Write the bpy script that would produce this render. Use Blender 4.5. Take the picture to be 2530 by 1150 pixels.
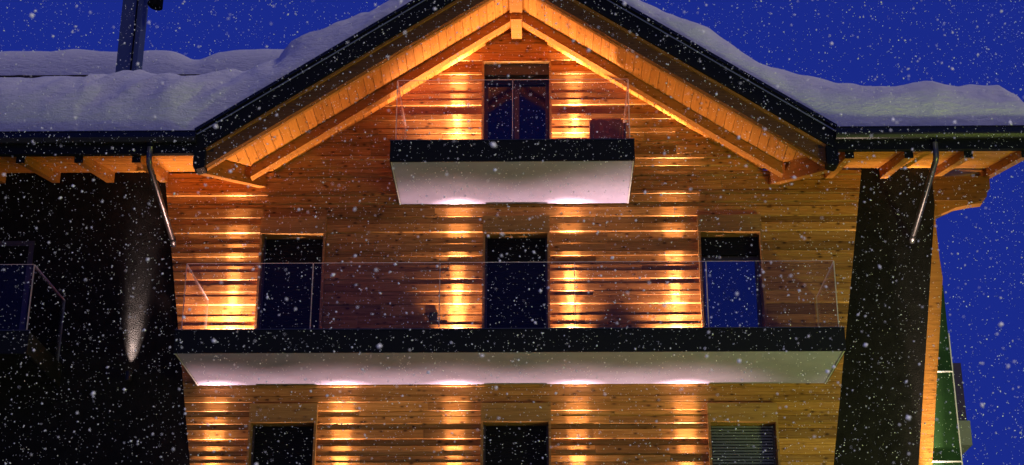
import bpy, bmesh, math, random
import numpy as np
from mathutils import Vector, Matrix, noise as mnoise

for o in list(bpy.data.objects):
    bpy.data.objects.remove(o)
random.seed(7)
rng = np.random.default_rng(11)
S = bpy.context.scene
COL = S.collection
R = math.radians

# ------------------------------------------------------------------ camera
PITCH, YAW, ROLL = R(21.6), R(1.1), 0.0022
CAM = Vector((0.55, -23.0, 1.7))
FPX = 3950.0
fw = Vector((-math.sin(YAW) * math.cos(PITCH), math.cos(YAW) * math.cos(PITCH), math.sin(PITCH)))
rt = fw.cross(Vector((0, 0, 1))).normalized()
up = rt.cross(fw)
rt2 = rt * math.cos(ROLL) + up * math.sin(ROLL)
up2 = up * math.cos(ROLL) - rt * math.sin(ROLL)
cam_d = bpy.data.cameras.new('camera')
cam = bpy.data.objects.new('camera', cam_d)
COL.objects.link(cam)
cam.matrix_world = Matrix(((rt2.x, up2.x, -fw.x, CAM.x), (rt2.y, up2.y, -fw.y, CAM.y), (rt2.z, up2.z, -fw.z, CAM.z), (0, 0, 0, 1)))
cam_d.sensor_width = 36.0
cam_d.lens = FPX * 36.0 / 2530.0
cam_d.clip_start = 0.1
cam_d.clip_end = 3000
cam_d.dof.use_dof = True
cam_d.dof.focus_distance = 24.5
cam_d.dof.aperture_fstop = 4.5
S.camera = cam

# ------------------------------------------------------------------ dusk sky and the weak last light
W = bpy.data.worlds.new('World')
S.world = W
W.use_nodes = True
wn, wl = W.node_tree.nodes, W.node_tree.links
bg = wn['Background']
sky = wn.new('ShaderNodeTexSky')
sky.sky_type = 'NISHITA'
sky.sun_disc = False
sky.sun_elevation = R(-3.5)
sky.sun_rotation = R(150)
sky.altitude = 1500
sky.ozone_density = 6.0
tint = wn.new('ShaderNodeMix')
tint.data_type = 'RGBA'
tint.blend_type = 'MIX'
tint.inputs[0].default_value = 0.86
wl.new(sky.outputs[0], tint.inputs[6])
tint.inputs[7].default_value = (0.115, 0.27, 2.95, 1)
wl.new(tint.outputs[2], bg.inputs['Color'])
bg.inputs['Strength'].default_value = 0.1

sun_d = bpy.data.lights.new('sun', 'SUN')
sun = bpy.data.objects.new('sun', sun_d)
COL.objects.link(sun)
sun_d.energy = 0.95
sun_d.angle = R(14)
sun_d.color = (1.0, 0.88, 0.60)
sun.rotation_euler = Vector((-0.85, 0.20, -1.0)).to_track_quat('-Z', 'Y').to_euler()
sun.location = (8, -14, 30)

vs = S.view_settings
vs.view_transform = 'Standard'
vs.look = 'None'
vs.exposure = 0
vs.gamma = 1
vs.use_curve_mapping = False
S.render.engine = 'CYCLES'
S.cycles.use_denoising = True
S.cycles.max_bounces = 6
S.cycles.diffuse_bounces = 3
S.cycles.glossy_bounces = 3
S.cycles.transparent_max_bounces = 12
S.cycles.caustics_reflective = False
S.cycles.caustics_refractive = False
S.cycles.sample_clamp_indirect = 4

# ------------------------------------------------------------------ materials
def mat(name, color=(.5, .5, .5), rough=.5, metal=0.0, spec=.5):
    m = bpy.data.materials.new(name)
    m.use_nodes = True
    b = m.node_tree.nodes['Principled BSDF']
    b.inputs['Base Color'].default_value = (*color, 1)
    b.inputs['Roughness'].default_value = rough
    b.inputs['Metallic'].default_value = metal
    b.inputs['Specular IOR Level'].default_value = spec
    return m


def nodes(m):
    return m.node_tree.nodes, m.node_tree.links, m.node_tree.nodes['Principled BSDF']


def ramp(n, stops):
    r = n.new('ShaderNodeValToRGB')
    e = r.color_ramp.elements
    while len(e) > 1:
        e.remove(e[-1])
    e[0].position, e[0].color = stops[0][0], (*stops[0][1], 1)
    for p, c in stops[1:]:
        x = e.new(p)
        x.color = (*c, 1)
    return r


def noise_bump(m, scale, strength, dist=.02, detail=6, stretch=(1, 1, 1), colour=None):
    n, l, b = nodes(m)
    tc = n.new('ShaderNodeTexCoord')
    mp = n.new('ShaderNodeMapping')
    mp.inputs['Scale'].default_value = stretch
    l.new(tc.outputs['Object'], mp.inputs['Vector'])
    t = n.new('ShaderNodeTexNoise')
    t.inputs['Scale'].default_value = scale
    t.inputs['Detail'].default_value = detail
    l.new(mp.outputs[0], t.inputs['Vector'])
    bp = n.new('ShaderNodeBump')
    bp.inputs['Strength'].default_value = strength
    bp.inputs['Distance'].default_value = dist
    l.new(t.outputs['Fac'], bp.inputs['Height'])
    l.new(bp.outputs[0], b.inputs['Normal'])
    if colour:
        r = ramp(n, [(.3, colour[0]), (.7, colour[1])])
        t2 = n.new('ShaderNodeTexNoise')
        t2.inputs['Scale'].default_value = colour[2]
        t2.inputs['Detail'].default_value = 8
        l.new(tc.outputs['Object'], t2.inputs['Vector'])
        l.new(t2.outputs['Fac'], r.inputs['Fac'])
        l.new(r.outputs[0], b.inputs['Base Color'])
    return m


def wood(name, dark, mid, light, rough=.5, knots=1.0, vary=.42):
    """Larch: grain along local X, sparse knots, every board shifted and toned on its own."""
    m = mat(name, mid, rough, 0, .18)
    n, l, b = nodes(m)
    tc = n.new('ShaderNodeTexCoord')
    oi = n.new('ShaderNodeObjectInfo')
    mul = n.new('ShaderNodeVectorMath')
    mul.operation = 'MULTIPLY_ADD'
    cx = n.new('ShaderNodeCombineXYZ')
    for k in range(3):
        l.new(oi.outputs['Random'], cx.inputs[k])
    l.new(cx.outputs[0], mul.inputs[0])
    mul.inputs[1].default_value = (37.3, 11.7, 23.1)
    l.new(tc.outputs['Object'], mul.inputs[2])
    mp = n.new('ShaderNodeMapping')
    mp.inputs['Scale'].default_value = (1.3, 26, 26)
    l.new(mul.outputs[0], mp.inputs['Vector'])
    g = n.new('ShaderNodeTexNoise')
    g.inputs['Scale'].default_value = 1.5
    g.inputs['Detail'].default_value = 7
    g.inputs['Roughness'].default_value = .62
    g.inputs['Distortion'].default_value = .9
    l.new(mp.outputs[0], g.inputs['Vector'])
    r = ramp(n, [(.28, dark), (.52, mid), (.75, light)])
    l.new(g.outputs['Fac'], r.inputs['Fac'])
    mk = n.new('ShaderNodeMapping')
    mk.inputs['Scale'].default_value = (5.2, 10.5, 10.5)
    l.new(mul.outputs[0], mk.inputs['Vector'])
    v = n.new('ShaderNodeTexVoronoi')
    v.inputs['Scale'].default_value = 1.0
    l.new(mk.outputs[0], v.inputs['Vector'])
    rk = ramp(n, [(.10, (1, 1, 1)), (.20, (.30, .30, .30)), (.32, (0, 0, 0))])
    l.new(v.outputs['Distance'], rk.inputs['Fac'])
    mx = n.new('ShaderNodeMix')
    mx.data_type = 'RGBA'
    kf = n.new('ShaderNodeMath')
    kf.operation = 'MULTIPLY'
    kf.inputs[1].default_value = .85 * knots
    l.new(rk.outputs[0], kf.inputs[0])
    l.new(kf.outputs[0], mx.inputs[0])
    l.new(r.outputs[0], mx.inputs[6])
    mx.inputs[7].default_value = (dark[0] * .22, dark[1] * .18, dark[2] * .2, 1)
    # tone of the single board
    hv = n.new('ShaderNodeHueSaturation')
    mr = n.new('ShaderNodeMapRange')
    mr.inputs['To Min'].default_value = 1 - vary
    mr.inputs['To Max'].default_value = 1 + vary * .6
    l.new(oi.outputs['Random'], mr.inputs['Value'])
    l.new(mr.outputs[0], hv.inputs['Value'])
    l.new(mx.outputs[2], hv.inputs['Color'])
    l.new(hv.outputs[0], b.inputs['Base Color'])
    bp = n.new('ShaderNodeBump')
    bp.inputs['Strength'].default_value = .35
    bp.inputs['Distance'].default_value = .004
    l.new(g.outputs['Fac'], bp.inputs['Height'])
    l.new(bp.outputs[0], b.inputs['Normal'])
    return m


M = {}
M['board'] = wood('larch_boards', (.22, .086, .014), (.42, .183, .040), (.56, .275, .082))
M['soffit_wood'] = wood('spruce_soffit', (.38, .135, .018), (.50, .185, .026), (.58, .235, .045), vary=.16, knots=.8)
M['beam'] = wood('spruce_beam', (.28, .10, .016), (.38, .145, .025), (.46, .19, .04), vary=.14, knots=.7)
M['barge'] = wood('dark_barge', (.10, .040, .010), (.15, .060, .014), (.19, .08, .02), vary=.05, knots=.5)
M['casing'] = wood('larch_casing', (.24, .11, .03), (.36, .18, .05), (.46, .24, .07), vary=.15, knots=.6)
M['backing'] = mat('wall_backing', (.04, .018, .008), .9)
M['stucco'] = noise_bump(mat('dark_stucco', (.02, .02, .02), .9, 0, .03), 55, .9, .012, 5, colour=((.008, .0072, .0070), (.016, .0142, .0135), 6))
M['black_metal'] = noise_bump(mat('black_sheet_metal', (.007, .007, .008), .55, .0, .12), 3, .08, .01, 2)
M['gutter'] = mat('gutter_metal', (.010, .010, .011), .22, .0, .45)
M['pipe'] = mat('pipe_metal', (.11, .10, .105), .3, .8)
M['plaster'] = noise_bump(mat('white_plaster', (.29, .27, .42), .8), 160, .3, .004, 3, colour=((.265, .245, .385), (.315, .295, .455), 3))
M['slab'] = mat('concrete', (.16, .15, .19), .85)
M['frame'] = mat('dark_window_frame', (.045, .03, .03), .45)
M['shutter'] = mat('dark_shutter_slats', (.010, .010, .011), .6, 0, .08)
M['green'] = noise_bump(mat('green_panel', (.014, .05, .010), .5, 0, .2), 40, .1, .004, 3, colour=((.006, .024, .005), (.011, .036, .008), 4))
M['white'] = mat('white_strip', (.45, .44, .44), .5)
M['lamp_black'] = mat('lamp_housing', (.02, .02, .022), .4, .6)
M['cover'] = noise_bump(mat('brown_furniture_cover', (.20, .085, .060), .8), 18, .6, .03, 4)
M['chimney'] = noise_bump(mat('blue_grey_chimney', (.055, .075, .15), .55, .2), 5, .1, .01, 3)
M['steel'] = mat('galvanised_steel', (.30, .30, .33), .4, .5)
M['dark_wood'] = mat('dark_wood', (.03, .018, .010), .7)
M['post_grey'] = mat('galvanised', (.25, .25, .26), .45, .8)


def emit(name, color, strength):
    m = bpy.data.materials.new(name)
    m.use_nodes = True
    n, l = m.node_tree.nodes, m.node_tree.links
    n.remove(n['Principled BSDF'])
    e = n.new('ShaderNodeEmission')
    e.inputs['Color'].default_value = (*color, 1)
    e.inputs['Strength'].default_value = strength
    l.new(e.outputs[0], n['Material Output'].inputs['Surface'])
    return m


M['lens'] = emit('lamp_lens', (1, .72, .45), 12)


def thin_glass(name, tint, refl, base=.045):
    m = bpy.data.materials.new(name)
    m.use_nodes = True
    n, l = m.node_tree.nodes, m.node_tree.links
    n.remove(n['Principled BSDF'])
    tr = n.new('ShaderNodeBsdfTransparent')
    tr.inputs['Color'].default_value = (*tint, 1)
    gl = n.new('ShaderNodeBsdfGlossy')
    gl.inputs['Roughness'].default_value = .02
    gl.inputs['Color'].default_value = (*refl, 1)
    fr = n.new('ShaderNodeFresnel')
    fr.inputs['IOR'].default_value = 1.45
    ad = n.new('ShaderNodeMath')
    ad.operation = 'MULTIPLY'
    ad.inputs[1].default_value = base
    l.new(fr.outputs[0], ad.inputs[0])
    mx = n.new('ShaderNodeMixShader')
    l.new(ad.outputs[0], mx.inputs[0])
    l.new(tr.outputs[0], mx.inputs[1])
    l.new(gl.outputs[0], mx.inputs[2])
    l.new(mx.outputs[0], n['Material Output'].inputs['Surface'])
    return m


M['glass'] = thin_glass('balustrade_glass', (.95, .92, .93), (1, 1, 1), .40)
M['glass_edge'] = mat('polished_glass_edge', (.80, .74, .70), .3, 0, .5)
_n, _l, _b = nodes(M['glass_edge'])
_t = _n.new('ShaderNodeBsdfTranslucent')
_t.inputs['Color'].default_value = (.9, .84, .8, 1)
_m = _n.new('ShaderNodeMixShader')
_m.inputs[0].default_value = .7
_l.new(_b.outputs[0], _m.inputs[1])
_l.new(_t.outputs[0], _m.inputs[2])
_l.new(_m.outputs[0], _n['Material Output'].inputs['Surface'])
M['pane'] = mat('window_pane', (.006, .006, .010), .04, 0, 1.0)
M['pane'].node_tree.nodes['Principled BSDF'].inputs['IOR'].default_value = 2.3
M['pane_dim'] = mat('dim_window_pane', (.006, .006, .016), .08, 0, .8)
M['side_glass'] = mat('smoked_glass', (.045, .03, .06), .12, 0, .6)

sn = mat('snow', (.66, .645, .72), .75, 0, .2)
n_, l_, b_ = nodes(sn)
tc = n_.new('ShaderNodeTexCoord')
t1 = n_.new('ShaderNodeTexNoise'); t1.inputs['Scale'].default_value = 9; t1.inputs['Detail'].default_value = 9
t1.inputs['Roughness'].default_value = .65
mp = n_.new('ShaderNodeMapping'); mp.inputs['Scale'].default_value = (.45, 1, 1.3); mp.inputs['Rotation'].default_value = (0, .35, 0)
l_.new(tc.outputs['Object'], mp.inputs['Vector']); l_.new(mp.outputs[0], t1.inputs['Vector'])
bp = n_.new('ShaderNodeBump'); bp.inputs['Strength'].default_value = .8; bp.inputs['Distance'].default_value = .06
t2 = n_.new('ShaderNodeTexNoise'); t2.inputs['Scale'].default_value = 45; t2.inputs['Detail'].default_value = 4
l_.new(tc.outputs['Object'], t2.inputs['Vector'])
bp2 = n_.new('ShaderNodeBump'); bp2.inputs['Strength'].default_value = .5; bp2.inputs['Distance'].default_value = .02
l_.new(t2.outputs['Fac'], bp2.inputs['Height'])
l_.new(t1.outputs['Fac'], bp.inputs['Height']); l_.new(bp2.outputs[0], bp.inputs['Normal']); l_.new(bp.outputs[0], b_.inputs['Normal'])
M['snow'] = sn
fl = mat('snowflake', (.93, .93, .95), .8, 0, .1)
fb = fl.node_tree.nodes['Principled BSDF']
fb.inputs['Subsurface Weight'].default_value = 0
M['flake'] = fl

# ------------------------------------------------------------------ mesh helpers
def link(name, me, parent=None, label=None, cat=None, group=None, kind=None):
    o = bpy.data.objects.new(name, me)
    COL.objects.link(o)
    if parent:
        o.parent = parent
    if label: o['label'] = label
    if cat: o['category'] = cat
    if group: o['group'] = group
    if kind: o['kind'] = kind
    return o


def mesh(name, v, f, m=None, smooth=False):
    me = bpy.data.meshes.new(name)
    me.from_pydata([tuple(p) for p in v], [], f)
    if m:
        for x in (m if isinstance(m, (list, tuple)) else [m]):
            me.materials.append(x)
    if smooth:
        me.polygons.foreach_set('use_smooth', [True] * len(me.polygons))
    me.update()
    return me


BOXF = [(0, 3, 2, 1), (4, 5, 6, 7), (0, 1, 5, 4), (1, 2, 6, 5), (2, 3, 7, 6), (3, 0, 4, 7)]


def boxv(x0, x1, y0, y1, z0, z1):
    return [(x0, y0, z0), (x1, y0, z0), (x1, y1, z0), (x0, y1, z0), (x0, y0, z1), (x1, y0, z1), (x1, y1, z1), (x0, y1, z1)]


def box(name, x0, x1, y0, y1, z0, z1, m, parent=None, bev=0, **k):
    """A box whose origin sits at its own centre."""
    c = Vector(((x0 + x1) / 2, (y0 + y1) / 2, (z0 + z1) / 2))
    me = mesh(name, boxv(x0 - c.x, x1 - c.x, y0 - c.y, y1 - c.y, z0 - c.z, z1 - c.z), BOXF, m)
    if bev:
        bm = bmesh.new(); bm.from_mesh(me)
        bmesh.ops.bevel(bm, geom=bm.edges[:], offset=bev, segments=2, affect='EDGES', profile=.6)
        bm.to_mesh(me); bm.free()
    o = link(name, me, parent, **k)
    o.location = c
    return o


def multi(name, boxes, m, parent=None, **k):
    v, f = [], []
    for b in boxes:
        n = len(v)
        v += boxv(*b)
        f += [tuple(i + n for i in q) for q in BOXF]
    return link(name, mesh(name, v, f, m), parent, **k)


def prism(name, poly, y0, y1, m, parent=None, **k):
    """Polygon in XZ (anticlockwise seen from the front) given thickness along Y."""
    n = len(poly)
    v = [(x, y0, z) for x, z in poly] + [(x, y1, z) for x, z in poly]
    f = [tuple(range(n)), tuple(range(2 * n - 1, n - 1, -1))]
    f += [(i, i + n, (i + 1) % n + n, (i + 1) % n) for i in range(n)]
    return link(name, mesh(name, v, f, m), parent, **k)


def frame_of(a, b, upv=(0, 0, 1)):
    a, b = Vector(a), Vector(b)
    x = (b - a).normalized()
    u = Vector(upv)
    y = u.cross(x).normalized()
    z = x.cross(y)
    c = (a + b) / 2
    return Matrix(((x.x, y.x, z.x, c.x), (x.y, y.y, z.y, c.y), (x.z, y.z, z.z, c.z), (0, 0, 0, 1))), (b - a).length


def beam(name, a, b, w, h, m, parent=None, upv=(0, 0, 1), **k):
    """Timber from a to b; a and b lie on the middle of its UNDERSIDE, w wide, h tall."""
    mt, L = frame_of(a, b, upv)
    me = mesh(name, boxv(-L / 2, L / 2, -w / 2, w / 2, 0, h), BOXF, m)
    o = link(name, me, parent, **k)
    o.matrix_local = mt
    return o


def tube(name, pts, r, m, parent=None, seg=14, **k):
    pts = [Vector(p) for p in pts]
    v, f = [], []
    for i, p in enumerate(pts):
        d = (pts[min(i + 1, len(pts) - 1)] - pts[max(i - 1, 0)]).normalized()
        a = d.cross(Vector((1, 0, 0)) if abs(d.x) < .9 else Vector((0, 1, 0))).normalized()
        b = d.cross(a)
        rr = r[i] if isinstance(r, (list, tuple)) else r
        for s in range(seg):
            t = 2 * math.pi * s / seg
            v.append(p + a * rr * math.cos(t) + b * rr * math.sin(t))
    for i in range(len(pts) - 1):
        for s in range(seg):
            q = (s + 1) % seg
            f.append((i * seg + s, i * seg + q, (i + 1) * seg + q, (i + 1) * seg + s))
    f.append(tuple(range(seg)))
    f.append(tuple(range(len(v) - 1, len(v) - seg - 1, -1)))
    me = mesh(name, v, f, m, True)
    return link(name, me, parent, **k)


def lathe(name, prof, m, parent=None, seg=20, **k):
    v, f = [], []
    for r, z in prof:
        for s in range(seg):
            t = 2 * math.pi * s / seg
            v.append((r * math.cos(t), r * math.sin(t), z))
    for i in range(len(prof) - 1):
        for s in range(seg):
            q = (s + 1) % seg
            f.append((i * seg + s, i * seg + q, (i + 1) * seg + q, (i + 1) * seg + s))
    f.append(tuple(range(seg - 1, -1, -1)))
    f.append(tuple(range(len(v) - seg, len(v))))
    return link(name, mesh(name, v, f, m, False), parent, **k)


def empty(name, loc=(0, 0, 0), **k):
    o = link(name, None, None, **k)
    o.empty_display_size = .2
    o.location = loc
    return o


# ------------------------------------------------------------------ ground
gm = noise_bump(mat('ground_cover', (.10, .10, .11), .8, 0, .2), 1.3, .5, .1, 6, colour=((.12, .12, .13), (.60, .60, .64), .35))
link('ground', mesh('ground', [(-600, -600, 0), (600, -600, 0), (600, 600, 0), (-600, 600, 0)], [(0, 1, 2, 3)], gm), None,
     'wet dark street ground with trampled snow in front of the chalet', 'ground', kind='structure')

# ------------------------------------------------------------------ the chalet
AX = 0.18            # gable axis
GS = 0.673           # gable pitch (rise per metre)
ZP = 14.40           # underside of the soffit planks at the apex
YF = -1.75           # front of the overhang
MS = 0.27            # main roof pitch
ZE = 11.40           # underside of main eave soffit at y=-1.7


def zg(x, apex=ZP):
    return apex - GS * abs(x - AX)


def zm(y):
    return ZE + MS * (y + 1.7)


chalet = empty('chalet', (0, 0, 0), label='timber clad gabled chalet with dark stucco sides, glass balconies and lit eaves', cat='house')
C = chalet

# --- timber wall with single boards
def xl(z): return -5.34 + (11.66 - z) * (5.34 - 4.61) / (11.66 - 7.16)
def xr(z): return 5.58 - (11.87 - z) * (5.58 - 4.80) / (11.87 - 7.13)


ZB = 5.4
doors = [  # x0, x1, head z, floor z, kind
    (-3.745, -2.800, 10.76, 8.62, 'shutter'), (-0.305, 0.655, 10.76, 8.62, 'shutter'), (3.005, 3.915, 10.76, 8.62, 'glass'),
    (-3.735, -2.800, 7.77, 5.63, 'shutter'), (-0.310, 0.655, 7.77, 5.63, 'shutter'), (3.03, 3.985, 7.76, 5.63, 'slats'),
    (-0.345, 0.700, 13.72, 11.53, 'gable')]
tw = prism('timber_wall', [(xl(ZB), ZB), (xr(ZB), ZB), (xr(11.8), 11.8), (4.2, 11.8), (AX, zg(AX) + .1), (-3.8, 11.8), (xl(11.8), 11.8)], .305, .36, M['backing'], C)


def wall_x(z):
    """Clad width at height z."""
    l, r = xl(z), xr(z)
    if z > 11.83:
        l = max(l, AX - (ZP + .03 - z) / GS)
        r = min(r, AX + (ZP + .03 - z) / GS)
    return l, r


CASW = .035
z = ZB
row = 0
nb = 0
prev = .02
while z < ZP - .12:
    wide = row % 2 == 0
    h = (random.choice([.135, .15, .145, .125]) if wide else random.choice([.062, .07, .075, .10]))
    if random.random() < .12:
        h = .17
    while True:
        t = random.choice([.020, .025, .030]) if wide else random.choice([.014, .020, .026, .033])
        if abs(t - prev) > .003:
            break
    prev = t
    chf = random.choice([.004, .010, .014, .017])
    z0, z1 = z + .002, z + h - .002
    if z0 < 11.83 < z1:
        h = 11.83 - z
        z1 = 11.828
    l0, r0 = wall_x(z0)
    l1, r1 = wall_x(z1)
    # openings cutting this row
    cuts = []
    for (a, b, hd, fz, kd) in doors:
        top = hd + (.022 if kd == 'gable' else .286)
        if z1 > fz and z0 < top:
            cuts.append((a - CASW, b + CASW))
            if z1 - top > .012:
                fa, fb, fc = a - CASW, b + CASW, (top + .001 + z1) / 2
                hh = (z1 - top - .001) / 2
                ww = (fb - fa) / 2 - .001
                o = link('board', mesh('board', boxv(-ww, ww, -t, .045, -hh, hh), BOXF, M['board']), tw)
                o.location = ((fa + fb) / 2, 0, fc)
    # balcony slabs pass through the wall face: boards simply stop against them, drawn behind
    cuts.sort()
    spans, x = [], 'L'
    start = None
    edges = ['L']
    for a, b in cuts:
        edges += [a, b]
    edges.append('R')
    for i in range(0, len(edges), 2):
        spans.append((edges[i], edges[i + 1]))
    for a, b in spans:
        xa0 = l0 if a == 'L' else a
        xa1 = l1 if a == 'L' else a
        xb0 = r0 if b == 'R' else b
        xb1 = r1 if b == 'R' else b
        if xb0 - xa0 < .08:
            continue
        if xb1 - xa1 < .02:
            xb1 = xa1 = (xb1 + xa1) / 2
            xa1 -= .01; xb1 += .01
        # random butt joints
        js = []
        ln = xb0 - xa0
        if ln > 2.2:
            for _ in range(1 if ln < 4 else (1 if ln < 7 else 2)):
                j = random.uniform(max(xa0, xa1) + .5, min(xb0, xb1) - .5)
                if all(abs(j - q) > .8 for q in js):
                    js.append(j)
            js.sort()
        pts = [(xa0, xa1)] + [(j, j) for j in js] + [(xb0, xb1)]
        for i in range(len(pts) - 1):
            g0 = .0015 if i > 0 else 0
            g1 = .0015 if i < len(pts) - 2 else 0
            tt = t + (random.uniform(-.004, .004) if js else 0)
            p = [(pts[i][0] + g0, z0), (pts[i + 1][0] - g1, z0), (pts[i + 1][1] - g1, z1), (pts[i][1] + g0, z1)]
            cxm = sum(q[0] for q in p) / 4
            czm = sum(q[1] for q in p) / 4
            c = chf
            v = [(p[0][0] - cxm, -tt, p[0][1] + c - czm), (p[1][0] - cxm, -tt, p[1][1] + c - czm), (p[2][0] - cxm, -tt, p[2][1] - czm), (p[3][0] - cxm, -tt, p[3][1] - czm),
                 (p[0][0] - cxm, -tt + c * .85, p[0][1] - czm), (p[1][0] - cxm, -tt + c * .85, p[1][1] - czm)]
            v += [(q[0] - cxm, .045, q[1] - czm) for q in p]
            f = [(0, 1, 2, 3), (4, 5, 1, 0), (4, 6, 7, 5), (9, 8, 7, 6), (3, 2, 8, 9), (1, 5, 7, 8, 2), (0, 3, 9, 6, 4)]
            o = link('board', mesh('board', v, f, M['board']), tw)
            o.location = (cxm, 0.0, czm)
            nb += 1
    z += h
    row += 1
print('boards', nb)

# --- dark stucco walls
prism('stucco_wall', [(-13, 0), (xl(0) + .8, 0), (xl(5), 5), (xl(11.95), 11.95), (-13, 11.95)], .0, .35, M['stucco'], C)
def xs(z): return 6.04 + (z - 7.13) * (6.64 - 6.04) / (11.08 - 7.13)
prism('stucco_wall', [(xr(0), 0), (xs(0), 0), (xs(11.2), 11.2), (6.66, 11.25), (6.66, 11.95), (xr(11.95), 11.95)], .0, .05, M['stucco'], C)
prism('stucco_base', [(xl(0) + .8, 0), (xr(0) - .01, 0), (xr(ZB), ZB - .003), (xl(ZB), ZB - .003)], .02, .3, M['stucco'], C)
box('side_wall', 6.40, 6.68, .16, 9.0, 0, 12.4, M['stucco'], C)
# slanted timber post, green panel with pale strips, between the stucco edge and the corner
prism('corner_post', [(xs(5), 5), (xs(5) + .21, 5), (xs(10.05) + .2, 10.05), (6.665, 10.4), (6.665, 11.2), (xs(11.2) - .002, 11.2)], .055, .10, M['beam'], C)
gp = box('green_panel', 6.0, 6.69, .105, .14, 5.0, 9.95, M['green'], C)
for zz in (8.58, 7.21, 5.84):
    box('joint_strip', 6.0, 6.70, .088, .104, zz - .008, zz + .008, M['white'], gp).matrix_parent_inverse = gp.matrix_world.inverted()
box('edge_strip', 6.692, 6.706, .09, .14, 5.0, 9.18, M['white'], gp)
for c in gp.children:
    c.matrix_parent_inverse = Matrix.Translation(-gp.location)
sb = box('side_balcony', 6.70, 7.40, 2.0, 4.6, 7.93, 8.33, M['slab'], C)
for args in (('glass_pane', 6.72, 7.36, 2.04, 2.055, 8.33, 9.30), ('glass_pane', 7.345, 7.36, 2.06, 4.55, 8.33, 9.30)):
    o = box(*args, M['side_glass'], sb)
    o.matrix_parent_inverse = Matrix.Translation(-sb.location)

# --- gable roof: slab, planks, barge, edge metal, rafters, beams
HB = 4.68           # half span at the barge
def strip(name, d0, d1, y0, y1, m, side, xa, xb, parent, **k):
    """Sloping strip between apex offsets d0<d1 (heights at the axis) on one side of the gable."""
    pa, pb = AX + side * xa, AX + side * xb
    poly = [(pa, d0 - GS * xa), (pb, d0 - GS * xb), (pb, d1 - GS * xb), (pa, d1 - GS * xa)]
    if side < 0:
        poly = [poly[1], poly[0], poly[3], poly[2]]
    return prism(name, poly, y0, y1, m, parent, **k)


sv, sf = [], []
for y in (YF + .06, -.9, 0.0, 2.5, 5.0):
    d = (ZP - zm(y)) / GS - .01
    for (dx, up_) in ((-d, .035), (0, .035), (d, .035), (d, .40), (0, .40), (-d, .40)):
        sv.append((AX + dx, y, ZP + up_ - GS * abs(dx)))
for i in range(4):
    for k in range(6):
        q = (k + 1) % 6
        sf.append((i * 6 + k, (i + 1) * 6 + k, (i + 1) * 6 + q, i * 6 + q))
sf += [(0, 1, 4, 5), (1, 2, 3, 4), (29, 28, 25, 24), (28, 27, 26, 25)]
groof = link('gable_roof', mesh('gable_roof', sv, sf, M['dark_wood']), C)
for s in (-1, 1):
    strip('metal_fascia', 14.515, 14.90, YF - .045, YF + .0, M['black_metal'], s, 0, HB + .01, groof)
    strip('metal_lip', 14.86, 14.915, YF - .085, YF - .047, M['gutter'], s, 0, HB + .02, groof)
    strip('metal_seam', 14.80, 14.815, YF - .062, YF - .0455, M['steel'], s, 0, HB + .01, groof)
    strip('edge_batten', 14.47, 14.512, YF - .012, YF + .03, M['beam'], s, 0, HB - .06, groof)
    strip('barge_board', 14.245, 14.49, YF + .032, YF + .12, M['barge'], s, 0, HB - .10, groof)
    strip('barge_trim', 14.238, 14.30, YF + .122, YF + .20, M['beam'], s, 0, HB - .12, groof)
    # soffit planks
    L = 1.52
    pitch = .150
    n = 37
    ang = math.atan(GS) * s
    pm = mesh('soffit_plank', boxv(-L / 2, L / 2, -(pitch - .007) / 2, (pitch - .007) / 2, 0, .022), BOXF, M['soffit_wood'])
    bmp = bmesh.new(); bmp.from_mesh(pm)
    bmesh.ops.bevel(bmp, geom=[e for e in bmp.edges if abs(e.verts[0].co.x - e.verts[1].co.x) > 1 and e.verts[0].co.z < .01], offset=.004, segments=1, affect='EDGES')
    bmp.to_mesh(pm); bmp.free()
    for i in range(n):
        d = (.09 + pitch * (i + .5)) / math.sqrt(1 + GS * GS)
        x = AX + s * d
        yv = (ZP - GS * d - ZE) / MS - 1.7
        ln = min(L, yv + .03 - (YF + .2))
        if ln < .08:
            continue
        me_ = pm
        yc_ = YF + .2 + L / 2
        if ln < L + .3:
            me_ = pm.copy()
            for vx in me_.vertices:
                if vx.co.x > 0:
                    d2 = abs(x - vx.co.y * math.cos(ang) - AX)
                    vx.co.x = max(-L / 2 + .01, min(L / 2, (ZP - GS * d2 - ZE) / MS - 1.7 + .05 - yc_))
        o = link('soffit_plank', me_, groof)
        # local X -> world Y, local Y -> along slope
        o.matrix_local = Matrix.Translation((x, yc_ + random.uniform(-.002, .002), zg(x) + random.uniform(0, .004))) @ Matrix.Rotation(ang, 4, 'Y') @ Matrix.Rotation(math.pi / 2, 4, 'Z')
    # inner rafter
    strip('rafter', 14.215, 14.40, -.66, -.50, M['beam'], s, .10, 4.06, groof)
    # valley beam from the roof corner to the wall
    beam('valley_beam', (AX + s * 4.62, YF + .16, 11.13), (AX + s * 3.98, .0, 11.585), .12, .36, M['beam'], groof)
box('ridge_beam', AX - .085, AX + .085, -.76, .0, 14.13, 14.38, M['beam'], groof)
box('ridge_beam', AX - .10, AX + .10, YF + .12, -.762, 14.24, 14.40, M['beam'], groof)

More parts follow.
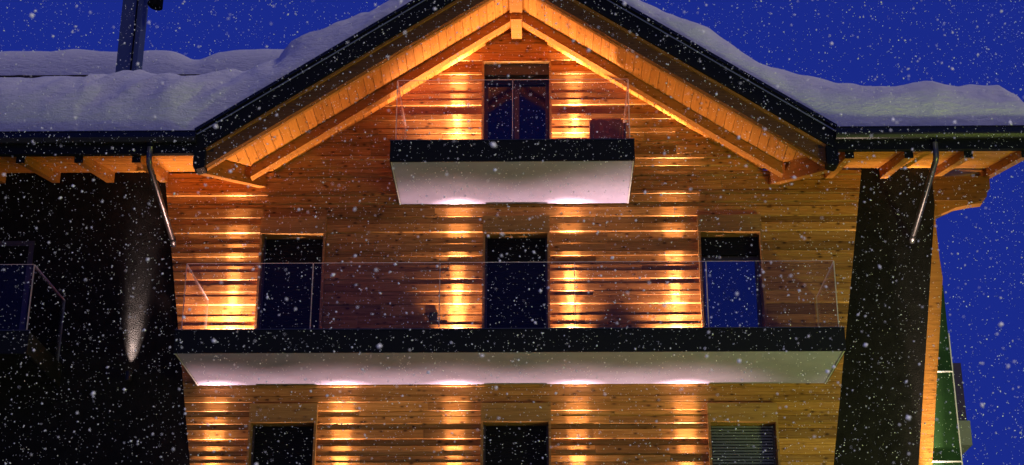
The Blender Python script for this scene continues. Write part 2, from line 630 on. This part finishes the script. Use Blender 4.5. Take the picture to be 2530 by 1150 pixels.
# --- main roof left and right of the gable
for (xa, xb, rafx) in ((-13.0, AX - 4.42, [-12.2, -11.35, -10.5, -9.65, -8.80, -7.94, -7.08, -6.22, -5.37]), (AX + 4.42, 7.75, [5.05, 5.91, 6.77, 7.60])):
    s = -1 if xa < 0 else 1
    y0, y1 = -1.72, 6.0
    v = []
    for x in (xa, xb):
        v += [(x, y0, zm(y0) + .03), (x, y1, zm(y1) + .03), (x, y1, zm(y1) + .28), (x, y0, zm(y0) + .28)]
    mr_ = link('main_roof', mesh('main_roof', v, [(0, 1, 2, 3), (7, 6, 5, 4), (0, 4, 5, 1), (1, 5, 6, 2), (2, 6, 7, 3), (3, 7, 4, 0)], M['dark_wood']), C)
    # eave boards run along the eave
    pw = .128
    for i in range(14 if s < 0 else 34):
        ya = -1.68 + pw * i
        yb = ya + pw - .006
        zl = random.uniform(0, .005)
        zc = zm((ya + yb) / 2)
        # stop at the valley on the gable side
        inner = (AX - (ZP - zc) / GS - .02) if s < 0 else (AX + (ZP - zc) / GS + .02)
        if i >= 14:
            inner = 6.70
        x0, x1 = (xa, max(inner, AX - 4.44)) if s < 0 else (inner if i >= 14 else min(inner, AX + 4.44), xb)
        vv = boxv(x0 - (x0 + x1) / 2, x1 - (x0 + x1) / 2, 0, yb - ya, 0, .02)
        vv = [(p[0], p[1], p[2] + MS * p[1]) for p in vv]
        o = link('eave_board', mesh('eave_board', vv, BOXF, M['soffit_wood']), mr_)
        o.location = ((x0 + x1) / 2, ya, zm(ya) + zl)
    for x in rafx:
        ye = 3.2 if x > 6.7 else .06
        beam('rafter', (x, -1.66, zm(-1.66) - .125), (x, ye, zm(ye) - (.175 if ye < 1 else .15)), .115, .17, M['beam'], mr_)
        box('rafter_cap', x - .062, x + .062, -1.715, -1.69, zm(-1.66) - .14, zm(-1.66) + .03, M['black_metal'], mr_)
    # fascia behind the gutter, and the gutter
    gx0, gx1 = (xa, AX - HB + .02) if s < 0 else (AX + HB - .02, 7.74)
    box('fascia', gx0, gx1, -1.735, -1.70, zm(-1.7) - .03, 11.68, M['black_metal'], mr_)
    prof = []
    yc, zc, rg = -1.835, 11.60, .095
    for k in range(13):
        a = math.pi + math.pi * k / 12
        prof.append((yc + rg * math.cos(a), zc + rg * math.sin(a)))
    prof = [(yc - rg - .012, 11.655), (yc - rg - .004, 11.675), (yc - rg, 11.66)] + prof[1:] + [(yc + rg, 11.66)]
    n = len(prof)
    vv = [(gx0, a, b) for a, b in prof] + [(gx1, a, b) for a, b in prof]
    ff = [(i, i + n, i + n + 1, i + 1) for i in range(n - 1)] + [tuple(range(n)), tuple(range(2 * n - 1, n - 1, -1))]
    gt = link('gutter', mesh('gutter', vv, ff, M['gutter'], False), C)
    box('lower_fascia', gx0, gx1, -1.80, -1.737, 11.365, 11.52, M['black_metal'], mr_)
# black corner shoes closing the barge at both ends
for s in (-1, 1):
    x = AX + s * HB
    zt = 11.70
    poly = [(x - s * .02, 11.30), (x - s * .04, 11.17), (x - s * .10, 11.12), (x - s * .30, 11.13), (x - s * .34, 11.33), (x - s * .34, 11.93), (x + s * .02, 11.72)]
    if s > 0:
        poly = poly[::-1]
    # only a plate: the barge board passes behind it
    q = [(x + s * .012, 11.16), (x - s * .04, 11.11), (x - s * .16, 11.14), (x - s * .16, 11.44), (x + s * .012, 11.36)]
    if s < 0:
        q = q
    else:
        q = q[::-1]
    prism('corner_shoe', q, YF - .05, YF + .16, M['black_metal'], C)

# purlin head with its carved nose, and the bracket under it, past the right corner
nose = [(5.9, 11.33), (7.18, 11.33), (7.22, 11.30), (7.30, 11.285), (7.36, 11.31), (7.38, 11.36), (7.46, 11.36), (7.50, 11.40), (7.505, 11.50), (7.56, 11.53), (7.57, 11.74), (5.9, 11.74)]
prism('purlin', nose, .052, .24, M['barge'], C)
prism('bracket', [(6.5, 10.98), (6.66, 11.06), (7.0, 11.22), (7.25, 11.27), (7.42, 11.29), (7.42, 11.328), (6.5, 11.328)], .075, .22, M['beam'], C)

# --- downpipes
for x, xe in ((-5.15, -5.12), (6.27, 6.24)):
    d = tube('downpipe', [(x, -1.83, 11.52), (x, -1.83, 11.30), (x, -1.815, 11.24), (x, -1.77, 11.19), (xe, -.16, 10.66), (xe, -.10, 10.63), (xe, -.05, 10.59)], .043, M['pipe'], C)
    for p, q in (((x, -1.83, 11.52), (x, -1.83, 11.45)), ((xe, -.19, 10.67), (xe, -.15, 10.657))):
        tube('collar', [p, q], .053, M['black_metal'], d)

# --- doors and windows
def door(x0, x1, hd, fz, kind):
    pj = -.115                      # casing stands proud of the boards
    w = CASW
    cs = multi('door', [(x0 - w, x0, pj, .30, fz, hd + .0), (x1, x1 + w, pj, .30, fz, hd)], M['casing'], C)
    box('head_trim', x0 - w, x1 + w, pj - .004, .30, hd, hd + .022, M['casing'], cs)
    if kind == 'gable':
        box('shutter_box', x0 + .002, x1 - .002, -.02, .26, hd - .19, hd - .002, M['frame'], cs)
    else:
        box('shutter_box', x0 - w, x1 + w, pj, .10, hd + .024, hd + .285, M['casing'], cs)
    yb = .17
    fzz = fz + .02
    fr = .06
    top = hd - .20 if kind == 'gable' else hd
    if kind in ('glass', 'gable'):
        if kind == 'glass':
            top = hd - .30
            multi('shutter_slats', [(x0 + .003, x1 - .003, .10 + .006 * (i % 2), .13, hd - .30 + i * .05, hd - .30 + i * .05 + .046) for i in range(6)], M['shutter'], cs)
        multi('frame', [(x0 + .002, x0 + fr, yb, yb + .07, fzz, top), (x1 - fr, x1 - .002, yb, yb + .07, fzz, top),
                        (x0 + fr, x1 - fr, yb, yb + .07, fzz, fzz + fr), (x0 + fr, x1 - fr, yb, yb + .07, top - fr, top - .001)], M['frame'], cs)
        if kind == 'gable':
            xm = (x0 + x1) / 2
            box('mullion', xm - .04, xm + .04, yb + .004, yb + .066, fzz + fr, top - fr, M['frame'], cs)
            box('pane', x0 + fr, xm - .04, yb + .03, yb + .04, fzz + fr, top - fr, M['pane_dim'], cs)
            box('pane', xm + .04, x1 - fr, yb + .03, yb + .04, fzz + fr, top - fr, M['pane_dim'], cs)
        else:
            box('pane', x0 + fr, x1 - fr, yb + .03, yb + .04, fzz + fr, top - fr, M['pane'], cs)
    else:
        n = int((hd - fz) / .045)
        bx = []
        for i in range(n):
            a = fz + .02 + i * .045
            bx.append((x0 + .02, x1 - .02, .10, .125, a, a + (.030 if kind == 'slats' else .040)))
        multi('shutter_slats', bx, M['post_grey'] if kind == 'slats' else M['shutter'], cs, kind='stuff')
        multi('guide_rail', [(x0 + .001, x0 + .03, .07, .14, fz + .02, hd - .001), (x1 - .03, x1 - .001, .07, .14, fz + .02, hd - .001)], M['frame'], cs)
        box('pane', x0 + .002, x1 - .002, .2, .21, fz, hd, M['frame'], cs)
    return cs


M['slat_dark'] = mat('aluminium_slats', (.12, .13, .115), .4, .2)
M['post_grey'] = M['slat_dark']
for d in doors:
    door(*d)

# --- balconies
def glass_pane(x0, x1, y0, y1, z0, z1, parent):
    """Pane with polished edges that catch the light."""
    v = boxv(x0, x1, y0, y1, z0, z1)
    me = mesh('glass_pane', v, BOXF, [M['glass'], M['glass_edge']])
    thin_y = (y1 - y0) < (x1 - x0)
    for p in me.polygons:
        nrm = p.normal
        big = abs(nrm.y) > .9 if thin_y else abs(nrm.x) > .9
        p.material_index = 0 if big else 1
    return link('glass_pane', me, parent)


def balcony(x0, x1, zs, seams, glass=True, sides=(1, 1), under='plaster'):
    t = .03
    b = box('balcony', x0 + t + .002, x1 - t - .002, -1.66, -.052, zs + .014, zs + .25, M['slab'], C)
    b.location = (0, 0, 0)
    b.data.transform(Matrix.Translation(((x0 + x1) / 2, (-1.66 - .052) / 2, zs + .132)))
    box('soffit', x0 + .012, x1 - .012, -1.672, -.052, zs, zs + .012, M[under], b)
    box('fascia', x0, x1, -1.70, -1.674, zs - .012, zs + .325, M['black_metal'], b)
    box('fascia', x0, x0 + t, -1.673, -.053, zs - .006, zs + .32, M['black_metal'], b)
    box('fascia', x1 - t, x1, -1.673, -.053, zs - .006, zs + .32, M['black_metal'], b)
    box('top_cap', x0 - .004, x1 + .004, -1.706, -1.655, zs + .327, zs + .337, M['pipe'], b)
    box('edge_bead', x0 + .0125, x0 + .03, -1.67, -.06, zs - .012, zs - .0065, M['white' if under == 'plaster' else 'black_metal'], b)
    box('edge_bead', x1 - .03, x1 - .0125, -1.67, -.06, zs - .012, zs - .0065, M['white' if under == 'plaster' else 'black_metal'], b)
    if glass:
        ed = [x0 + .07] + list(seams) + [x1 - .06]
        for i in range(len(ed) - 1):
            glass_pane(ed[i] + .006, ed[i + 1] - .006, -1.645, -1.629, zs + .30, zs + 1.345, b)
        for q in seams:
            box('glass_joint', q - .005, q + .005, -1.640, -1.634, zs + .30, zs + 1.34, M['glass_edge'], b)
        if sides[0]:
            glass_pane(x0 + .064, x0 + .080, -1.622, -.06, zs + .30, zs + 1.345, b)
        if sides[1]:
            glass_pane(x1 - .070, x1 - .054, -1.622, -.06, zs + .30, zs + 1.345, b)
    return b


balcony(-4.59, 4.78, 8.36, (-2.70, -.885, 1.03, 2.90))
balcony(-1.65, 1.93, 11.27, (.145,))
balcony(-4.59, 4.78, 5.37, (-2.70, -.885, 1.03, 2.90))
balcony(-12.9, -6.65, 8.36, (-10.4, -8.6), sides=(0, 1), under='stucco')  # dark underside and beads: shade of this unlit balcony put into the materials

# window behind the left balcony
multi('window', [(-9.2, -7.3, -.02, .0 - .002, 8.62, 8.68), (-9.2, -9.12, -.02, -.002, 8.68, 10.7), (-7.38, -7.3, -.02, -.002, 8.68, 10.7), (-9.12, -7.38, -.02, -.002, 10.62, 10.7)], M['frame'], C)

# socket box on the wall
sbx = box('socket_box', -1.14, -1.015, -.037, -.020, 9.36, 9.50, M['black_metal'], C, bev=.008)
# chimney on the left roof
ch = box('chimney', -7.22, -6.84, 3.0, 3.38, 12.6, 18.0, M['chimney'], C)
o = box('chimney_seam', -6.955, -6.925, 2.985, 2.999, 12.8, 18.0, M['black_metal'], ch)
o.matrix_parent_inverse = Matrix.Translation(-ch.location)
o = tube('flue_hood', [(-6.70, 3.1, 16.72), (-6.62, 3.1, 16.60), (-6.62, 3.1, 17.3)], [.10, .13, .13], M['black_metal'], ch)
o.matrix_parent_inverse = Matrix.Translation(-ch.location)

# ------------------------------------------------------------------ uplights
def uplight(x, z, label, y=-.14, power=470, color=(1.0, .645, .52), group='uplights at the foot of the timber wall', hot=1.0, tilt=8, wide=76):
    e = empty('uplight', (x, y, z), label=label, cat='lamp', group=group)
    lathe('housing', [(.045, 0), (.05, .004), (.05, .02), (.036, .03), (.036, .085), (.040, .09), (.040, .098), (.030, .098), (.028, .075)], M['lamp_black'], e)
    o = lathe('lens', [(.026, .0755), (.026, .078)], M['lens'], e)
    for nm, pw, ang, bl, rad in (('flood', power, wide, 1.0, .03), ('spot', 1500 * hot, 27, 1.0, .025), ('beam', 6800 * hot, 11.5, 1.0, .015)):
        ld = bpy.data.lights.new('uplight_' + nm, 'SPOT')
        ld.energy = pw
        ld.spot_size = R(ang)
        ld.spot_blend = bl
        ld.color = color
        ld.shadow_soft_size = rad
        lo = bpy.data.objects.new('uplight_' + nm, ld)
        COL.objects.link(lo)
        lo.parent = e
        lo.location = (0, 0, .13)
        lo.rotation_euler = (R(180 - ({'flood': 14, 'spot': tilt, 'beam': 3.6}[nm])), 0, 0)
    return e


for x, t in ((-4.15, 'small black floor uplight at the left end of the long balcony, beside the left door'),
             (-.72, 'small black floor uplight on the long balcony, left of its middle door'),
             (1.01, 'small black floor uplight on the long balcony, right of its middle door'),
             (2.60, 'small black floor uplight on the long balcony, left of its right door')):
    uplight(x, 8.62, t, power=1250 if x < -2 else (720 if x > 2 else 400), wide=120 if x < -2 else (104 if x > 2 else 80))
for x, t in ((-.76, 'small black floor uplight on the gable balcony, left of the gable door'),
             (1.10, 'small black floor uplight on the gable balcony between door and covered armchair')):
    uplight(x, 11.53, t, power=850, wide=120)
for x, t in ((-4.28, 'small black floor uplight on the lowest balcony, left of its left door'),
             (-2.40, 'small black floor uplight on the lowest balcony, right of its left door'),
             (-.73, 'small black floor uplight on the lowest balcony, left of its middle door'),
             (1.08, 'small black floor uplight on the lowest balcony, right of its middle door'),
             (2.67, 'small black floor uplight on the lowest balcony, left of its right door')):
    uplight(x, 5.63, t, power=400, wide=78)

# cylinder lamp on the dark stucco, shining up
wlamp = empty('wall_lamp', (-5.62, -.10, 8.42), label='black cylinder wall lamp throwing a narrow beam up dark stucco', cat='lamp')
lathe('housing', [(.05, 0), (.05, .14), (.042, .14), (.040, .11)], M['lamp_black'], wlamp)
box('wall_plate', -.03, .03, .045, .098, .03, .11, M['lamp_black'], wlamp)
lathe('lens', [(.036, .111), (.036, .113)], M['lens'], wlamp)
for pw, ang, tl in ((1500, 21, 8), (420, 34, 13)):
    ld = bpy.data.lights.new('wall_lamp_spot', 'SPOT')
    ld.energy = pw; ld.spot_size = R(ang); ld.spot_blend = 1; ld.color = (1, .80, .72); ld.shadow_soft_size = .015
    lo = bpy.data.objects.new('wall_lamp_spot', ld); COL.objects.link(lo); lo.parent = wlamp; lo.location = (0, 0.0, .15); lo.rotation_euler = (R(180 - tl), 0, 0)
# lamp at the foot of the slanted corner post
uplight(6.26, 5.0, 'small black uplight at the foot of the slanted corner post', y=-.09, power=450, color=(1, .74, .58), group='uplight by the corner post', hot=1.6, tilt=3)
box('lamp_ledge', 6.05, 6.5, -.12, .05, 4.93, 4.995, M['black_metal'], C)

# unseen lamps: street lamp out on the right, added fill behind the camera
def unseen_lamp(x, y, h, energy, color, label):
    sl = empty('unseen_lamp', (x, y, 0), label=label, cat='street lamp', group='lamps along the street')
    lathe('pole', [(.09, 0), (.09, .8), (.06, .82), (.05, h)], M['steel'], sl)
    lathe('lamp_head', [(.06, h), (.40, h + .02), (.41, h + .06), (.18, h + .32), (.03, h + .36)], M['lamp_black'], sl)
    lathe('lens', [(.01, h - .12), (.26, h - .08), (.34, h)], emit('unseen_lamp_lens', color, 10), sl)
    ld = bpy.data.lights.new('unseen_lamp_light', 'POINT')
    ld.energy = energy
    ld.color = color
    ld.shadow_soft_size = .7
    lo = bpy.data.objects.new('unseen_lamp_light', ld)
    COL.objects.link(lo)
    lo.parent = sl
    lo.location = (0, 0, h - .55)


unseen_lamp(9.8, -6.0, 4.4, 2100, (.80, 1.0, .14), 'tall street lamp with a yellow green light beside the chalet')
unseen_lamp(3.4, -25.4, 6.4, 1050, (1.0, .93, .84), 'added white fill lamp behind the camera, out of view, brightening the falling snow')  # added fill lamp, lights the flakes as a camera flash would

# covered armchair on the gable balcony
ac = empty('covered_armchair', (1.60, -.55, 11.53), label='brown covered armchair on the gable balcony behind its glass', cat='armchair')
def puff(name, x0, x1, y0, y1, z0, z1, parent, bev):
    me = mesh(name, boxv(x0, x1, y0, y1, z0, z1), BOXF, M['cover'])
    bm = bmesh.new(); bm.from_mesh(me)
    bmesh.ops.bevel(bm, geom=bm.edges[:], offset=bev, segments=5, affect='EDGES', profile=.5)
    bm.to_mesh(me); bm.free()
    me.polygons.foreach_set('use_smooth', [True] * len(me.polygons))
    return link(name, me, parent)
puff('seat', -.22, .22, -.34, .22, .08, .44, ac, .05)
puff('backrest', -.28, .26, .20, .34, .10, 1.08, ac, .07)
puff('armrest', -.29, -.225, -.36, .198, .06, .72, ac, .03)
puff('armrest', .225, .26, -.36, .198, .06, .72, ac, .015)
for a in (-.2, .17):
    for b in (-.3, .25):
        box('leg', a, a + .04, b, b + .04, 0, .1, M['frame'], ac)

# ------------------------------------------------------------------ roof snow
def interp(x, xs_, ys_):
    return float(np.interp(x, xs_, ys_))


SX = [-12.9, -10, -7.6, -5.8, -4.9, -4.5, -4.2, -3.75, -3.45, -3.33, -3.22, -3.12, -2.95, -2.7, -2.3, -1.95, -1.4, -.6, AX, 1.0, 1.7, 2.0, 2.2, 2.5, 2.81, 3.1, 3.41, 3.6, 3.8, 4.0, 4.3, 4.7, 5.07, 5.4, 5.67, 6.1, 6.39, 6.7, 6.99, 7.40, 7.62, 7.70, 7.76]
SZ = [12.97, 12.98, 12.97, 13.00, 12.98, 13.02, 13.08, 13.16, 13.22, 13.38, 13.55, 13.66, 13.74, 13.80, 13.92, 14.08, 14.42, 14.95, 15.45, 15.02, 14.34, 14.08, 13.95, 13.83, 13.76, 13.68, 13.50, 13.30, 13.12, 13.04, 12.99, 12.90, 12.80, 12.72, 12.70, 12.74, 12.79, 12.72, 12.73, 12.66, 12.44, 12.25, 11.9]


def snow_bottom(x):
    return max(11.69, 14.90 - GS * abs(x - AX))


def build_snow():
    xs_ = np.arange(-12.9, 7.761, .05)
    nf, nbk = 18, 26
    v, f = [], []
    for x in xs_:
        B = snow_bottom(x) - .02
        T = max(interp(x, SX, SZ), B + .06)
        h = T - B
        on_gable = (14.90 - GS * abs(x - AX)) > 11.69
        wg = min(1.0, max(0.0, (14.90 - GS * abs(x - AX) - 11.5) / .7))
        yb = -1.80 + wg * (YF + .02 + 1.80)
        dp = min(.85 * h, .9)
        for k in range(nf):
            t = k / (nf - 1) * math.pi / 2
            y = yb + dp * (1 - math.cos(t)) - .10 * h * math.sin(2 * t) * (1 - wg)
            zz = B + h * math.sin(t) ** .92
            v.append([x, y, zz])
        for k in range(1, nbk + 1):
            y = yb + dp + k * .16
            v.append([x, y, T + MS * k * .16])
    n = nf + nbk
    V = np.array(v)
    out = []
    for i, p in enumerate(v):
        k = i % n
        q = Vector(p)
        a = min(1.0, k / 6.0)
        d = Vector((0, -.6, .5))
        w1 = mnoise.noise(Vector((q.x * .9, q.y * 1.2, q.z * 1.2)))
        w2 = mnoise.noise(Vector((q.x * 2.7 + 5, q.y * 3, q.z * 3)))
        # slanting slides on the face, as where snow has crept off the gable
        u = q.x * .8 - q.z * 1.0
        w3 = mnoise.noise(Vector((u * 3.0, (q.x + q.z) * .6, 3.3))) + .6 * mnoise.noise(Vector((u * 7.0, (q.x + q.z) * .9, 7.3)))
        w4 = mnoise.noise(Vector((q.x * 5.5, q.y * 6, q.z * 6 + 9)))
        amp = (.10 * w1 + .045 * w2 + .024 * w4) * a
        if q.x < AX:
            amp += .15 * w3 * a * (1 if q.x > -6.3 else .25)
        out.append(q + d * amp)
    nx = len(xs_)
    for i in range(nx - 1):
        for k in range(n - 1):
            f.append((i * n + k, (i + 1) * n + k, (i + 1) * n + k + 1, i * n + k + 1))
    me = mesh('roof_snow', out, f, M['snow'], True)
    return link('roof_snow', me, None, 'thick drift of white snow lying over the chalet roof', 'snow', kind='stuff')


build_snow()

# ------------------------------------------------------------------ neighbouring house behind on the left
nh = empty('neighbour_house', (-10.0, 16, 0), label='neighbouring house behind the chimney, its roof under thick snow', cat='house')
box('wall', -9, 7.5, .6, 9, 0, 21.6, M['stucco'], nh)
box('roof', -9.5, 8.0, .0, 9.5, 21.6, 21.86, M['dark_wood'], nh)
v, f = [], []
nx, ny = 120, 16
for i in range(nx):
    x = -9.5 + 17.5 * i / (nx - 1)
    e = min(1, (8.05 - x) / 1.6)
    gap = 1 - .30 * math.exp(-((x - 1.0) / .5) ** 2)
    hh = (1.18 + .12 * mnoise.noise(Vector((x * .6, 2, 1)))) * max(.02, e) ** .5 * gap
    for k in range(ny):
        t = k / (ny - 1)
        a = min(1, t * 3) * math.pi / 2
        y = .02 + 1.0 * (1 - math.cos(a)) + max(0, t - .333) * 9
        zz = 21.86 + hh * math.sin(a) + .04 * mnoise.noise(Vector((x * 2, y * 2, 5)))
        v.append((x, y, zz))
for i in range(nx - 1):
    for k in range(ny - 1):
        f.append((i * ny + k, (i + 1) * ny + k, (i + 1) * ny + k + 1, i * ny + k + 1))
o = link('neighbour_roof_snow', mesh('neighbour_roof_snow', v, f, M['snow'], True), None, 'soft snow bank on the neighbouring roof behind the chimney', 'snow', kind='stuff')
o.location = nh.location

# ------------------------------------------------------------------ falling snow
def snowfall(count):
    octv = np.array([(1, 0, 0), (-1, 0, 0), (0, 1, 0), (0, -1, 0), (0, 0, 1), (0, 0, -1)], float)
    octf = np.array([(0, 2, 4), (2, 1, 4), (1, 3, 4), (3, 0, 4), (2, 0, 5), (1, 2, 5), (3, 1, 5), (0, 3, 5)])
    P = []
    got = 0
    while got < count:
        q = rng.uniform((-15, -21.2, 1.5), (16, 3.0, 20), (60000, 3))
        d = q - np.array(CAM)
        zc = d @ np.array(fw)
        xx = np.abs(d @ np.array(rt2))
        yy = np.abs(d @ np.array(up2))
        keep = (xx < zc * .33 + 1.2) & (yy < zc * .155 + .8) & (zc > 4.5)
        # outside the building
        keep &= ~((q[:, 1] > -2.1) & (q[:, 0] < 7.9))
        q = q[keep]
        P.append(q)
        got += len(q)
    P = np.concatenate(P)[:count]
    dist = np.linalg.norm(P - np.array(CAM), axis=1)
    r = np.clip(rng.lognormal(math.log(.0037), .45, count), .0022, .0105)
    sc = rng.uniform(.55, 1.25, (count, 3)) * r[:, None]
    sc[:, 2] *= 1.25
    ang = rng.uniform(0, 6.28, (count, 3))
    V = np.empty((count, 6, 3))
    ca, sa = np.cos(ang), np.sin(ang)
    for k in range(6):
        p = octv[k] * sc
        x, y, z = p[:, 0], p[:, 1], p[:, 2]
        y, z = y * ca[:, 0] - z * sa[:, 0], y * sa[:, 0] + z * ca[:, 0]
        x, z = x * ca[:, 1] - z * sa[:, 1], x * sa[:, 1] + z * ca[:, 1]
        V[:, k, 0] = x + P[:, 0]; V[:, k, 1] = y + P[:, 1]; V[:, k, 2] = z + P[:, 2]
    F = (octf[None] + (np.arange(count) * 6)[:, None, None]).reshape(-1, 3)
    me = bpy.data.meshes.new('snowfall')
    me.vertices.add(count * 6)
    me.vertices.foreach_set('co', V.reshape(-1))
    me.loops.add(len(F) * 3)
    me.loops.foreach_set('vertex_index', F.reshape(-1).astype(np.int32))
    me.polygons.add(len(F))
    me.polygons.foreach_set('loop_start', np.arange(0, len(F) * 3, 3, dtype=np.int32))
    me.polygons.foreach_set('use_smooth', [True] * len(F))
    me.materials.append(M['flake'])
    me.update(calc_edges=True)
    me.validate()
    return link('snowfall', me, None, 'white snowflakes drifting down in front of the chalet', 'snow', kind='stuff')


snowfall(42000)

# parts that were placed in world space under a moved parent
bpy.context.view_layer.update()
for o in S.objects:
    p = o.parent
    if p is not None and p.type == 'MESH' and p.location.length > 0 and o.matrix_parent_inverse == Matrix.Identity(4) and p.name not in ('wall_lamp',):
        pass
